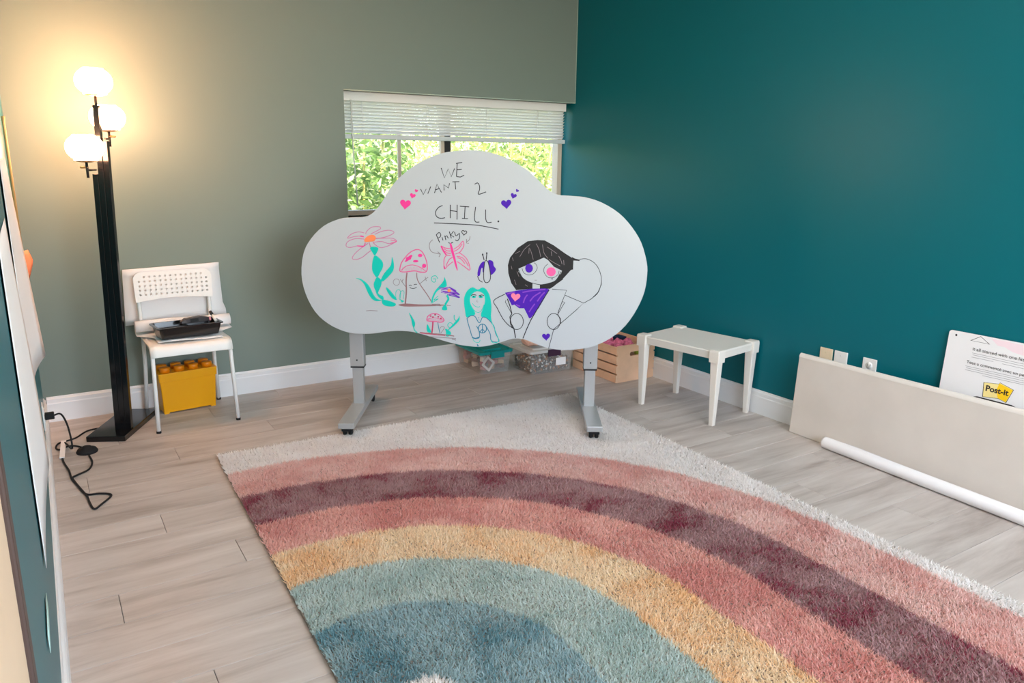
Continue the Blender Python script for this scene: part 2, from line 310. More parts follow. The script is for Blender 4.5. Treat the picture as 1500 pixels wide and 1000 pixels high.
me.materials.append(m); o = bpy.data.objects.new('pile', me); COL.objects.link(o); o.parent = rug; o['kind'] = 'stuff'
# ---------------------------------------------------------------- cloud shaped flip-top board
CL = V((-1.949, -.76, 0)); D = V((.845, -.535, 0)).normalized(); N = V((D.y, -D.x, 0)); LEGSEP = 1.238
bo = thing('cloud_whiteboard', 'cloud shaped whiteboard covered in marker drawings on grey wheeled legs', 'whiteboard')
BO = CL+N*.07; UP = V((0, 0, 1))
def bp(x, y):                                               # photo pixel -> board plane (metres along the board, height)
    q = onplane(x, y, BO, N)-BO; return (q.dot(D), q.z)
outl = [(441.6, 402), (444.6, 371), (455.5, 349.5), (474, 331), (495.8, 321), (514.4, 318.5), (533, 317.6), (545.4, 312.3), (557.8, 298.3), (573.3, 273.5), (588.8, 256.5), (613.6, 238.5), (638.4, 227), (662, 221.6), (690, 219.8), (712, 222.2), (736.5, 229.2), (767.5, 245.6), (786, 261), (801.6, 276.6), (817, 285.3), (835.7, 286.9), (857.4, 289), (882, 296.8), (907, 312.3), (925.6, 332.4), (939.5, 355.7), (947.3, 383.6), (948, 402), (944, 427), (933.3, 451.8), (916.3, 476.6), (894.6, 495), (869.8, 506.7), (845, 511.6), (820, 512.2), (797, 508), (780, 501.4), (766, 496.5), (752, 495.8), (737, 500), (720, 505), (700, 507.8), (674, 505), (648, 498.3), (626, 491.5), (604.3, 485.9), (582.6, 484.3), (564, 485.9), (545.4, 488.4), (520.6, 488.4), (502, 484.3), (480.3, 473.5), (461.7, 456.4), (447.7, 430)]
O2 = smooth_pts([bp(*q) for q in outl], 3, True)
b = MB(); b.prism(O2, [], BO-N*.022, D, UP, N, .022, 0, 1); panel = b.build('board_panel', [BOARD, EDGE], bo)
b = MB(); b.box((-.02, -.02, 0), (.02, .02, .02))
for s in (0, 1):
    base = CL+D*(LEGSEP*s); R = Matrix(((D.x, -N.x, 0, base.x), (D.y, -N.y, 0, base.y), (0, 0, 1, 0), (0, 0, 0, 1)))   # local x along board, y backwards
    b = MB(); b.box((-.04, -.34, .062), (.04, .34, .092), M=R); foot = b.build('foot', ALU, bo, .004)
    b = MB(); b.box((-.028, -.02, .09), (.028, .025, .34), M=R); b.build('lower_column', ALU, bo, .003)
    b = MB(); b.box((-.036, -.027, .3), (.036, .032, .72), M=R); up = b.build('upper_column', ALU, bo, .003)
    b = MB(); b.box((-.0355, -.0265, .292), (.0355, .0315, .3), M=R); b.build('collar', BLACKM, bo)
    b = MB(); b.lathe([(.0001, 0), (.004, 0), (.004, .003), (.0001, .003)], R @ V((0, -.027, .335)), 10, axis=N); b.build('screw', BLACKM, up)
    b = MB(); b.box((-.06, -.048, .62), (.06, -.027, .8), M=R); b.build('hinge_plate', BLACKM, bo)
    for yy in (-.3, .3):
        b = MB(); zb = 0.0 if (s == 0 and yy > 0) else .018; c0 = R @ V((0, yy, zb+.022))
        for sx in (-.014, .014):
            b.lathe([(.0001, -.009), (.018, -.009), (.022, -.005), (.022, .005), (.018, .009), (.0001, .009)], c0+D*sx, 20, axis=D)
        b.box((-.026, yy-.026, .045), (.026, yy+.02, .062), M=R); b.lathe([(.009, zb+.022), (.009, .066)], R @ V((0, yy, 0)), 10); b.build('caster', RUBBER, foot)
b = MB(); b.box((0, -.02, .66), (LEGSEP, .02, .7), M=Matrix(((D.x, -N.x, 0, CL.x), (D.y, -N.y, 0, CL.y), (0, 0, 1, 0), (0, 0, 0, 1)))); b.build('crossbar', ALU, bo, .003)
# --- marker drawings
INK = {}
for nm, c in dict(black=(38, 38, 44), hair=(30, 28, 30), grey=(140, 128, 132), pink=(238, 62, 150), rose=(226, 96, 150), mauve=(200, 120, 160), orange=(250, 140, 92), teal=(0, 196, 178), dteal=(40, 120, 150), purple=(74, 16, 168), violet=(134, 66, 190), hotpink=(250, 96, 160), brown=(150, 110, 112), crimson=(200, 60, 100), lgrey=(190, 190, 192), salmon=(250, 130, 160)).items():
    INK[nm] = mat('ink_'+nm, srgb(*c), .45, .3)
names = list(INK)
class Draw:
    def __init__(s, name, ox, oy, sc): s.mb = MB(); s.name = name; s.at(ox, oy, sc); s.lift = .0004
    def at(s, ox, oy, sc): s.o = (ox, oy, sc)
    def p(s, q): return bp(s.o[0]+q[0]/s.o[2], s.o[1]+q[1]/s.o[2])
    def w3(s, q): return BO+D*q[0]+UP*q[1]+N*s.lift
    def stroke(s, c, pts, w=1.1, sm=True, closed=False):
        P = [s.p(q) for q in (pts+[pts[0]] if closed else pts)]
        if sm and len(P) > 2: P = smooth_pts(P, 5)
        h = w/290/2; vs = []; s.lift += .000012
        for i, q in enumerate(P):
            a, b = P[max(i-1, 0)], P[min(i+1, len(P)-1)]; dx, dy = b[0]-a[0], b[1]-a[1]; l = math.hypot(dx, dy) or 1
            vs += [s.w3((q[0]-dy/l*h, q[1]+dx/l*h)), s.w3((q[0]+dy/l*h, q[1]-dx/l*h))]
        s.mb.add(vs, [(2*i, 2*i+1, 2*i+3, 2*i+2) for i in range(len(P)-1)], names.index(c))
    def fill(s, c, pts, sm=True):
        P = [s.p(q) for q in pts]; s.lift += .000012
        if sm: P = smooth_pts(P, 3, True)
        s.mb.add([s.w3(q) for q in P], [tuple(f) for f in tessellate_polygon([[V((a, b, 0)) for a, b in P]])], names.index(c))
    def dot(s, c, x, y, r, ry=None): s.fill(c, circ(x, y, r, 12, ry), False)
    def ring(s, c, x, y, r, ry=None, w=1): s.stroke(c, circ(x, y, r, 16, ry), w, True, True)
    def heart(s, c, x, y, r, rot=0, line=0):
        pts = []
        for k in range(20):
            t = 2*math.pi*k/20; hx = 16*math.sin(t)**3/16; hy = -(13*math.cos(t)-5*math.cos(2*t)-2*math.cos(3*t)-math.cos(4*t))/16
            pts.append((x+r*(hx*math.cos(rot)-hy*math.sin(rot)), y+r*(hx*math.sin(rot)+hy*math.cos(rot))))
        (s.stroke(c, pts, line, False, True) if line else s.fill(c, pts, False))
    def done(s):
        o = s.mb.build(s.name, [INK[k] for k in names], panel, fix=False); return o
d = None
WORDS = ([(545, 185), (578, 290), (618, 195), (650, 278), (685, 190)], [(712, 135), (705, 275)], [(700, 138), (765, 128)], [(708, 205), (760, 200)], [(705, 275), (745, 280), (785, 262)],
            [(330, 405), (357, 465), (388, 405), (405, 455), (435, 380)], [(475, 448), (500, 355), (548, 442)], [(480, 415), (525, 400)], [(575, 420), (572, 360), (622, 395), (632, 345)], [(690, 330), (697, 410)], [(662, 330), (735, 328)],
            [(640, 570), (640, 710)], [(712, 570), (710, 725)], [(635, 630), (715, 640)], [(740, 585), (838, 592)], [(795, 590), (788, 712)], [(762, 712), (825, 716)])
CURVES = ([(895, 355), (925, 342), (945, 370), (946, 410), (935, 460), (1015, 435)], [(560, 578), (515, 600), (485, 650), (500, 695), (540, 712), (585, 705)], [(905, 592), (893, 700), (905, 748), (945, 750)], [(1010, 620), (1012, 720), (1030, 755), (1072, 752)], [(470, 760), (700, 770), (930, 785), (1145, 825)])
for nm_, ia, ic in (('we_lettering', range(0, 5), ()), ('want_lettering', range(5, 11), ()), ('two_numeral', (), (0,)), ('chill_lettering', range(11, 17), (1, 2, 3)), ('underline', (), (4,))):
    d = Draw(nm_, 570, 220, 7.143)
    for q in ia: d.stroke('black', WORDS[q], 1.2, False)
    for q in ic: d.stroke('black', CURVES[q], 1.2)
    d.done()
d = Draw('full_stop', 570, 220, 7.143); d.dot('black', 1143, 744, 10)
d.done()
for c, hs in (('pink', ((170, 562, 58, .1), (246, 475, 31, .3), (285, 424, 19, .3))), ('purple', ((1226, 560, 55, -.1), (1302, 476, 33, .3), (1341, 422, 18, .6)))):
    d = Draw('heart_drawing', 570, 220, 7.143)
    for x, y, r, a in hs: d.heart(c, x, y, r, a)
    d.done()
d = Draw('flower_drawing', 500, 320, 7.143)
for pts in ([(255, 165), (265, 135), (320, 90), (395, 85), (410, 105), (370, 130), (310, 160)], [(350, 165), (420, 135), (500, 122), (550, 140), (530, 165), (470, 190), (400, 205), (355, 205)], [(360, 210), (450, 205), (540, 208), (578, 240), (500, 262), (420, 240), (330, 250)], [(330, 250), (400, 302), (480, 290), (570, 245)], [(240, 150), (180, 140), (110, 160), (65, 205), (130, 190), (220, 180)], [(240, 215), (150, 210), (70, 240), (50, 285), (90, 303), (170, 285), (235, 285), (250, 250)], [(280, 260), (200, 315), (140, 370), (115, 415), (150, 430), (220, 405), (275, 360), (310, 335)], [(290, 245), (305, 297)]): d.stroke('mauve', pts, 1.1)
d.stroke('pink', [(195, 183), (235, 190)], 1.6); d.stroke('pink', [(165, 285), (232, 290), (250, 255)], 1.3); d.stroke('rose', [(515, 222), (575, 240), (515, 258)], 1.2)
d.fill('orange', [(238, 230), (260, 195), (300, 172), (340, 172), (362, 200), (345, 235), (300, 242), (255, 245)])
for pts in ([(300, 312), (322, 295), (385, 305), (375, 350), (350, 386), (325, 355)], [(350, 385), (400, 415), (435, 460), (435, 510), (410, 560), (375, 617), (340, 580), (322, 530), (326, 450)], [(375, 612), (415, 640), (420, 690), (395, 750), (380, 778), (350, 740), (338, 690), (350, 650)], [(360, 755), (400, 795), (438, 812), (440, 852), (400, 830), (370, 790)], [(530, 400), (550, 470), (545, 540), (500, 600), (440, 655), (410, 650), (450, 570), (510, 500), (525, 450)], [(150, 625), (200, 630), (260, 670), (300, 720), (340, 800), (380, 842), (430, 852), (370, 865), (320, 840), (280, 780), (240, 690), (200, 645)], [(430, 850), (500, 860), (570, 890), (550, 918), (470, 915), (430, 890)]): d.fill('teal', pts)
d.stroke('grey', [(260, 965), (310, 962), (380, 966)], 1); d.stroke('lgrey', [(430, 908), (330, 930), (275, 952)], .9); d.stroke('lgrey', [(500, 962), (600, 960)], .9)
d.done()
d = Draw('mushroom_drawing', 440, 210, 3.226)
d.stroke('rose', [(470, 592), (480, 560), (515, 518), (550, 501), (575, 512), (594, 550), (600, 590), (590, 608), (560, 606)], 1.5); d.stroke('rose', [(470, 592), (472, 604), (495, 607), (540, 602), (565, 608), (590, 608)], 1.5); d.stroke('rose', [(476, 600), (500, 580), (530, 574), (560, 582), (592, 602)], 1.2)
d.stroke('rose', sum([[(482+7*k, 600), (485+7*k, 583)] for k in range(14)], []), .8, False)
for x, y, r, ry in ((511, 543, 13, 8), (545, 556, 13, 6), (566, 529, 11, 8), (585, 578, 10, 10)): d.dot('pink', x, y, r, ry)
d.fill('pink', [(494, 556), (515, 530), (530, 528), (520, 545), (502, 558)])
d.stroke('brown', [(504, 610), (500, 650), (501, 700), (496, 757)], 2.0); d.stroke('brown', [(550, 610), (556, 650), (600, 715), (622, 752)], 1.3)
d.fill('brown', [(462, 762), (500, 756), (560, 760), (640, 760), (700, 763), (640, 768), (560, 770), (490, 770)])
for pts in ([(513, 672), (520, 669), (526, 672)], [(536, 668), (544, 665), (551, 666)], [(516, 680), (528, 685), (540, 684), (550, 679)]): d.stroke('black', pts, .9)
d.stroke('grey', [(497, 676), (472, 642)], 1); d.stroke('grey', [(480, 655), (486, 640)], 1); d.stroke('grey', [(563, 664), (592, 640), (604, 632)], 1); d.stroke('grey', [(590, 630), (595, 650)], 1)
d.ring('grey', 454, 655, 15, w=.8); d.fill('teal', [(404, 679), (425, 695), (457, 738), (435, 732), (414, 706)]); d.fill('teal', [(470, 735), (492, 745), (480, 752)], False)
for pts in ([(452, 735), (452, 700), (466, 690), (474, 705), (470, 740)], [(466, 735), (475, 700), (490, 700), (486, 735)]): d.stroke('teal', pts, .8)
d.stroke('teal', [(650, 640), (640, 625), (622, 630), (622, 650), (635, 655), (640, 640), (628, 640)], 1); d.stroke('lgrey', [(650, 640), (655, 655), (640, 668)], .8)
d.at(590, 390, 7.694)
d.fill('teal', [(470, 118), (492, 180), (492, 225), (430, 250), (380, 290), (350, 350), (335, 412), (322, 405), (330, 350), (362, 280), (402, 230), (440, 190), (465, 150)])
d.stroke('teal', [(340, 405), (400, 365), (350, 380), (400, 330)], 1); d.stroke('teal', [(497, 325), (515, 365), (500, 395), (478, 430)], 3); d.fill('teal', [(475, 428), (500, 465), (495, 493), (448, 492), (442, 470)])
for pts in ([(405, 240), (460, 245), (520, 240)], [(430, 268), (480, 255), (540, 262)], [(430, 292), (500, 285), (590, 300), (640, 322)], [(520, 232), (600, 275), (560, 275)], [(540, 250), (590, 290), (640, 320)], [(520, 315), (580, 325), (642, 352)], [(470, 300), (540, 300), (640, 348)], [(450, 280), (520, 290), (600, 330)]): d.stroke('violet', pts, 1.5)
d.stroke('purple', [(520, 232), (640, 318), (560, 300), (642, 352), (500, 318)], 1); d.dot('orange', 522, 272, 20)
d.stroke('grey', [(330, 425), (420, 425), (370, 440), (430, 445)], .8); d.stroke('grey', [(500, 440), (540, 442)], .8); d.stroke('lgrey', [(300, 495), (380, 497)], 1)
d.stroke('rose', [(270, 602), (285, 560), (340, 532), (400, 540), (450, 580), (465, 610), (430, 630), (380, 622), (320, 618), (280, 614)], 1.4, True, True)
d.stroke('rose', sum([[(285+12*k, 612+k*.8), (290+12*k, 588+k*.8)] for k in range(14)], []), .8, False); d.stroke('rose', [(275, 596), (340, 580), (400, 588), (462, 606)], 1)
for x, y in ((315, 560), (365, 545), (400, 568), (340, 570), (430, 585)): d.dot('crimson', x, y, 11, 8)
d.stroke('crimson', [(340, 622), (336, 690), (328, 752)], 2); d.stroke('dteal', [(395, 630), (405, 690), (420, 755)], 1)
d.fill('teal', [(68, 518), (110, 575), (140, 640), (126, 692), (105, 655), (94, 590)]); d.stroke('teal', [(122, 685), (135, 720), (165, 748)], 1.4); d.fill('teal', [(276, 650), (300, 690), (322, 742), (280, 738), (268, 700)])
d.stroke('lgrey', [(140, 700), (170, 630), (205, 600), (250, 625), (275, 650)], 1); d.stroke('lgrey', [(185, 630), (200, 615), (210, 632)], .8)
d.stroke('teal', [(580, 545), (580, 590), (600, 612)], 1.2); d.fill('teal', [(636, 552), (640, 600), (600, 650), (540, 702), (500, 722), (558, 660), (602, 610), (628, 580)]); d.fill('teal', [(478, 702), (520, 720), (545, 752), (522, 786), (485, 784), (488, 745)])
d.ring('teal', 535, 662, 28, w=1); d.stroke('grey', [(420, 700), (435, 680), (470, 690), (430, 750)], .9)
d.stroke('brown', [(190, 742), (300, 755), (440, 765), (580, 785)], 1.4); d.stroke('crimson', [(200, 752), (330, 765), (480, 780)], 1); d.stroke('grey', [(300, 790), (450, 802), (600, 812)], 1); d.stroke('grey', [(555, 818), (600, 830)], 1.4)
d.done()
d = Draw('butterfly_drawing', 590, 330, 10)
d.fill('pink', [(690, 265), (715, 275), (745, 380), (775, 500), (803, 640), (795, 660), (765, 580), (735, 470), (705, 370)])
for pts in ([(560, 300), (620, 330), (692, 340)], [(560, 300), (600, 380), (642, 432), (702, 440)], [(600, 340), (650, 370), (702, 375)], [(610, 372), (660, 405), (706, 410)], [(745, 350), (820, 300), (880, 232), (896, 290), (870, 350), (830, 395), (770, 420)], [(750, 382), (820, 340), (870, 270)], [(642, 430), (605, 500), (610, 635), (660, 590), (738, 530)], [(635, 590), (680, 500), (730, 470)], [(830, 400), (920, 470), (970, 560), (980, 655), (900, 600), (800, 530)], [(790, 450), (870, 472), (930, 540), (962, 600)], [(800, 475), (850, 490), (910, 560)]): d.stroke('rose', pts, 1.3)
d.stroke('pink', [(562, 302), (600, 380), (636, 428)], 2.2); d.stroke('pink', [(606, 600), (612, 632)], 2)
for pts in ([(490, 135), (540, 250)], [(575, 172), (590, 220)], [(615, 150), (632, 215)], [(618, 168), (645, 150), (668, 190)], [(682, 90), (712, 190)], [(745, 85), (702, 140), (752, 172)], [(690, 262), (668, 250)], [(705, 262), (737, 245)]): d.stroke('black', pts, 1.2, False)
for pts in ([(490, 140), (530, 105), (556, 130), (550, 165), (510, 190)], [(757, 95), (780, 152), (820, 122)], [(830, 110), (832, 180), (800, 225), (768, 210)]): d.stroke('black', pts, 1.1)
d.heart('black', 900, 105, 38, .15, 1.1)
for pts in ([(440, 210), (400, 250), (390, 320), (430, 390), (550, 420)], [(985, 160), (975, 210), (935, 240)]): d.stroke('grey', pts, 1)
d.stroke('grey', [(512, 385), (552, 420), (530, 462)], 1.1, False); d.stroke('grey', [(935, 200), (935, 260), (968, 262)], 1.1, False)
d.done()
d = Draw('beetle_drawing', 590, 330, 10)
d.fill('purple', [(1195, 530), (1150, 550), (1115, 610), (1095, 690), (1100, 742), (1130, 730), (1145, 650), (1165, 620), (1172, 690), (1193, 640)]); d.fill('purple', [(1250, 520), (1290, 510), (1325, 535), (1332, 590), (1365, 640), (1340, 690), (1290, 725), (1275, 640)])
d.stroke('black', [(1205, 518), (1192, 600), (1185, 700), (1190, 800), (1220, 838), (1265, 820), (1285, 760), (1275, 650), (1245, 530)], 1.2, True, True); d.stroke('black', [(1095, 742), (1120, 800), (1167, 832)], 1.1)
for q in (([(1192, 508), (1172, 430)], 1170, 428), ([(1222, 506), (1232, 412)], 1230, 408)): d.stroke('black', q[0], 1.3); d.dot('black', q[1], q[2], 11, 16)
d.done()
d = Draw('teal_haired_girl_drawing', 590, 390, 7.694)
d.fill('teal', [(715, 572), (702, 500), (690, 420), (695, 340), (730, 270), (790, 235), (845, 262), (900, 237), (950, 270), (985, 350), (1000, 450), (995, 560), (1000, 628), (950, 585), (892, 572), (880, 540), (905, 470), (925, 400), (918, 325), (880, 290), (830, 282), (782, 312), (757, 370), (770, 440), (805, 500), (815, 542), (760, 558)])
d.stroke('teal', [(762, 430), (800, 490), (850, 520), (890, 490), (915, 430)], .8)
for x in (800, 880): d.dot('teal', x, 343, 26, 14); d.dot('black', x, 340, 8, 8)
d.stroke('black', [(770, 330), (795, 318), (830, 325)], 1.1); d.stroke('black', [(858, 330), (890, 322), (915, 330)], 1.1); d.stroke('grey', [(840, 375), (834, 398), (850, 400)], .7); d.stroke('teal', [(785, 415), (805, 442), (850, 460), (870, 450)], .9)
for pts in ([(732, 578), (726, 600), (760, 720), (790, 800), (858, 806), (862, 742), (832, 670)], [(732, 578), (770, 555), (815, 565), (862, 636), (902, 572), (955, 590), (1025, 670), (1045, 750), (1085, 845), (1000, 838), (985, 760), (942, 680)]): d.stroke('dteal', pts, 1.2)
d.stroke('teal', [(1000, 620), (1040, 720), (1080, 840), (1020, 860), (992, 830)], 1); d.stroke('teal', [(790, 815), (812, 850), (858, 856), (872, 828)], .9); d.stroke('dteal', [(782, 800), (820, 812), (860, 798)], 2)
d.ring('dteal', 898, 700, 46, 50, 1.4)
for pts in ([(898, 652), (898, 748)], [(898, 705), (868, 738)], [(898, 705), (928, 738)]): d.stroke('dteal', pts, 1.2, False)
d.fill('dteal', [(835, 868), (850, 885), (862, 900), (840, 902)], False)
d.dot('dteal', 856, 580, 6); d.dot('dteal', 860, 602, 5)
d.done()
d = Draw('black_haired_doll_drawing', 720, 340, 8.333)
d.fill('hair', [(300, 705), (240, 620), (205, 500), (200, 400), (225, 310), (320, 190), (440, 110), (560, 95), (650, 100), (760, 160), (900, 260), (980, 310), (1075, 335), (1070, 350), (1000, 346), (995, 455), (970, 460), (930, 505), (870, 570), (760, 660), (715, 690), (590, 690), (590, 640), (700, 622), (780, 590), (850, 500), (860, 470), (760, 420), (690, 340), (640, 310), (500, 370), (330, 445), (330, 480), (370, 545), (420, 592), (500, 622), (500, 690)], False)
d.stroke('hair', [(980, 312), (1030, 335), (1075, 343)], 2.2); d.stroke('hair', [(985, 340), (985, 455)], 2.6, False); d.stroke('hair', [(730, 670), (870, 570)], 1.6, False)
for pts in ([(470, 150), (400, 210), (345, 300)], [(470, 200), (490, 260), (510, 335)], [(545, 140), (580, 210), (600, 300)], [(622, 150), (640, 250), (690, 320)], [(680, 180), (740, 220), (800, 262)], [(730, 235), (735, 290)], [(700, 330), (760, 370), (840, 412)], [(820, 290), (850, 350), (860, 390)], [(255, 310), (265, 350)], [(290, 260), (350, 230)], [(240, 410), (250, 450)], [(310, 480), (335, 540)], [(280, 580), (300, 640)], [(410, 640), (440, 660)], [(880, 340), (885, 400)], [(460, 190), (455, 260)]): d.stroke('grey', pts, .6)
d.stroke('black', [(330, 455), (370, 542), (430, 592), (500, 620), (600, 640), (700, 622), (785, 585), (850, 480)], .9)
d.stroke('black', [(372, 440), (395, 495), (455, 522), (520, 500), (558, 440), (545, 395), (520, 372)], .7); d.stroke('black', [(690, 385), (645, 430), (642, 490), (690, 550), (760, 552), (812, 515), (825, 470)], .7)
d.dot('purple', 458, 440, 48, 54); d.dot('hotpink', 727, 482, 58, 56); d.dot('black', 740, 569, 8); d.stroke('grey', [(525, 585), (552, 585)], .8, False)
d.stroke('black', [(1075, 330), (1160, 325), (1250, 370), (1310, 450), (1340, 560), (1330, 660), (1290, 750), (1200, 825)], .9)
d.at(715, 410, 8.333)
d.fill('purple', [(205, 155), (350, 128), (540, 104), (700, 102), (745, 112), (690, 220), (620, 340), (520, 465), (500, 466), (478, 420), (440, 345), (380, 345), (320, 300), (290, 310), (250, 230)], False)
for pts in ([(420, 150), (560, 125), (700, 115)], [(510, 260), (560, 200), (640, 150)], [(600, 260), (650, 190), (690, 150)], [(430, 280), (450, 220), (480, 180)], [(500, 390), (540, 330), (570, 290)], [(340, 300), (390, 320)], [(230, 170), (330, 145)]): d.stroke('violet', pts, 1.8)
d.heart('salmon', 335, 205, 58, .12)
for pts, wd in (([(205, 172), (70, 250), (110, 340), (180, 470), (250, 550), (315, 595)], 1.1), ([(235, 228), (268, 320), (290, 410)], 1.4), ([(218, 245), (210, 268), (250, 340), (283, 400)], .8), ([(290, 410), (266, 450), (280, 530), (315, 590), (335, 706)], 1.5), ([(745, 120), (650, 270), (520, 490), (470, 600), (425, 712)], 1.4), ([(780, 110), (958, 125), (905, 260), (850, 405)], .9), ([(940, 185), (1165, 280), (1080, 362), (890, 525), (800, 600)], .9), ([(905, 265), (937, 270), (848, 420)], .8), ([(850, 420), (882, 470), (885, 525)], 1), ([(800, 600), (775, 700), (738, 835)], .9), ([(1165, 282), (1260, 230), (1340, 150), (1380, 60), (1384, 5)], .9)):
    d.stroke('black', pts, wd, len(pts) > 5)
d.ring('black', 350, 505, 80, 98, 1); d.ring('black', 800, 505, 80, 98, 1); d.heart('purple', 708, 690, 50, -.05)
d.done()
# ---------------------------------------------------------------- floor lamp
lamp = thing('floor_lamp', 'black floor lamp with three lit white glass globes on square posts', 'lamp', (-3.055, -.27, 0), math.radians(-27.4))
# local x across the base, local y along it
b = MB(); b.box((-.0925, -.215, 0), (.0925, .215, .028)); b.build('base', BLACK, lamp, .003)
GLOBE = mat('lit_opal_glass', (.95, .93, .9), .2, .5, emit=(1.0, .5, .27), estr=66)
BRASS = mat('brushed_cap', srgb(196, 150, 104), .35, metal=.7)
inv = Matrix.Rotation(math.radians(27.4), 3, 'Z')
def tolamp(p): return inv @ (V(p)-V((-3.055, -.27, 0)))
px0 = tolamp((-3.062, -.38, 0)); LEAN = inv @ V((.024, 0, 0))   # metres of lean per metre of height
for k, (off, ztop) in enumerate(((-.027, 1.29), (0, 1.60), (.027, 1.44))):
    q = V((px0.x+off, px0.y, 0)); top = q+LEAN*ztop; hw = .0128
    b = MB(); b.loft([[c+V((sx*hw, sy*hw, z)) for sx, sy in ((-1, -1), (1, -1), (1, 1), (-1, 1))] for c, z in ((q, .028), (top, ztop))], smooth=False); b.build('post', BLACK, lamp, .002)
    gc = onplane(*(((124, 216), (137, 119), (157, 172))[k]), (0, (-.46, -.38, -.27)[k], 0), V((0, 1, 0))); g = tolamp(gc); g.z = gc.z
    R_, H_ = .0785, .058
    prof = [(.045, -.058), (.05, -.056)]+[(R_*math.cos(a)**.75, H_*math.sin(a)) for a in [math.radians(x) for x in range(-60, 61, 10)]]+[(.045, .056), (.041, .053)]
    b = MB(); b.lathe(prof, g, 32, caps=False); gl = b.build('globe', GLOBE, lamp)
    b = MB(); b.lathe([(.0001, -.066), (.022, -.066), (.043, -.060), (.047, -.055), (.03, -.052), (.0001, -.052)], g, 24); b.build('cap', BRASS, gl)
    b = MB(); z0 = g.z-.066
    if k == 1: b.tube([g+V((0, 0, -.064)), V((top.x, top.y, ztop-.005))], .006, 8)
    else:
        b.tube([g+V((0, 0, -.064)), g+V((0, 0, -.135))], .006, 8); a = g+V((0, 0, -.1)); b.tube([a, V((top.x, top.y, a.z))], .005, 8)
    b.build('stem', BLACKM, lamp)
    if k != 1:
        b = MB(); a = g+V((0, 0, -.088)); side = inv @ cr0*(-1 if k == 0 else 1); b.tube([a-side*.005, a+side*.03], .005, 8); b.build('switch_knob', BRASS, lamp)
cpx = [(91.5, 671.6), (100.8, 688.6), (105, 700.5), (114.4, 711.6), (126.3, 723.5), (145, 722.5), (159.5, 723), (162.5, 726.5), (150, 737), (138.2, 745), (131, 735), (127, 726), (111, 707), (106.5, 699.5), (112, 696), (128, 688.6), (134, 681.8), (134.8, 675), (130.6, 667)]
cord = [(-3.352, -.62, .222), (-3.325, -.6, .215), (-3.305, -.6, .15), (-3.3, -.62, .05), tuple(onz(93.5, 648, .006))]+[tuple(onz(x, y, .005)) for x, y in cpx]
cord2 = [tuple(onz(x, y, .005)) for x, y in ((123, 656), (111, 652.9), (99, 653.8), (88, 658.5), (82, 656), (85.5, 649.5), (96, 646), (111, 641), (128, 630.8), (150, 626))]
for c in (cord, cord2):
    b = MB(); b.tube([tolamp(q) for q in smooth_pts(c, 5)], .0042, 7); b.build('power_cord', RUBBER, lamp)
b = MB(); b.lathe([(.0001, 0), (.045, 0), (.047, .006), (.04, .018), (.02, .022), (.018, .03), (.0001, .031)], tolamp(onz(128, 662)), 24); b.build('foot_switch', RUBBER, lamp)
a, c = tolamp(onz(93.3, 646, .008)), tolamp(onz(91, 671, .008)); b = MB(); sd = (c-a).cross(V((0, 0, 1))).normalized()*.011
b.add([a-sd, a+sd, c+sd, c-sd]+[q+V((0, 0, .004)) for q in (a-sd, a+sd, c+sd, c-sd)], [(0, 1, 2, 3), (4, 5, 6, 7), (0, 1, 5, 4), (1, 2, 6, 5), (2, 3, 7, 6), (3, 0, 4, 7)]); b.build('cord_tag', PAPER, lamp)
b = MB(); M = Matrix.Translation(tolamp((0, 0, 0))) @ inv.to_4x4(); b.box((-3.39, -.636, .207), (-3.352, -.604, .237), M=M); b.build('plug', RUBBER, lamp, .004)
# wall plates
def plate(x, y0, z0, label, m, n, outlet):
    t = thing('outlet_plate' if outlet else 'wall_plate', label, 'outlet' if outlet else 'wall plate', (x, y0, z0)); s = n
    simple('plate', t, m, [((min(0, s*.006), -.036, 0), (max(0, s*.006), .036, .116))], .002)
    if outlet:
        for zz in (.034, .082):
            b = MB(); b.lathe([(.0001, 0), (.0165, 0), (.0165, .0022), (.0001, .0022)], (s*.006, 0, zz), 20, axis=(s, 0, 0)); r = b.build('receptacle', m, t)
            simple('slot', r, BLACKM, [((min(s*.008, s*.0088), yy-.0012, zz-.002), (max(s*.008, s*.0088), yy+.0012, zz+.008)) for yy in (-.0065, .0065)])
    else:
        for zz in (.02, .096):
            b = MB(); b.lathe([(.0001, 0), (.0035, 0), (.0035, .0012), (.0001, .0012)], (s*.006, 0, zz), 10, axis=(s, 0, 0)); b.build('screw', m, t)
plate(X0-WT, -.62, .165, 'white electrical outlet low on the wall holding the lamp plug', PLAST, 1, True)
def onright(x, y, xx=WT-.004): return onplane(x, y, (xx, 0, 0), V((1, 0, 0)))
for px_, lab, m, ou in ((1210.5, 'blank cream wall plate above the leaning beige panel', mat('cream_plastic', srgb(232, 212, 180), .4), 0), (1232.5, 'blank white wall plate beside the cream wall plate', PLAST, 0), (1276, 'white electrical outlet above the leaning beige panel', PLAST, 1)):
    q = onright(px_, 515); plate(WT, q.y, .347, lab, m, -1, ou)
# ---------------------------------------------------------------- chair and what it carries
CX, CY = -2.7165, -.452
ch = thing('chair', 'white metal and plastic chair with perforated backrest and paper on its seat', 'chair', (CX, CY, 0), math.radians(1.5))
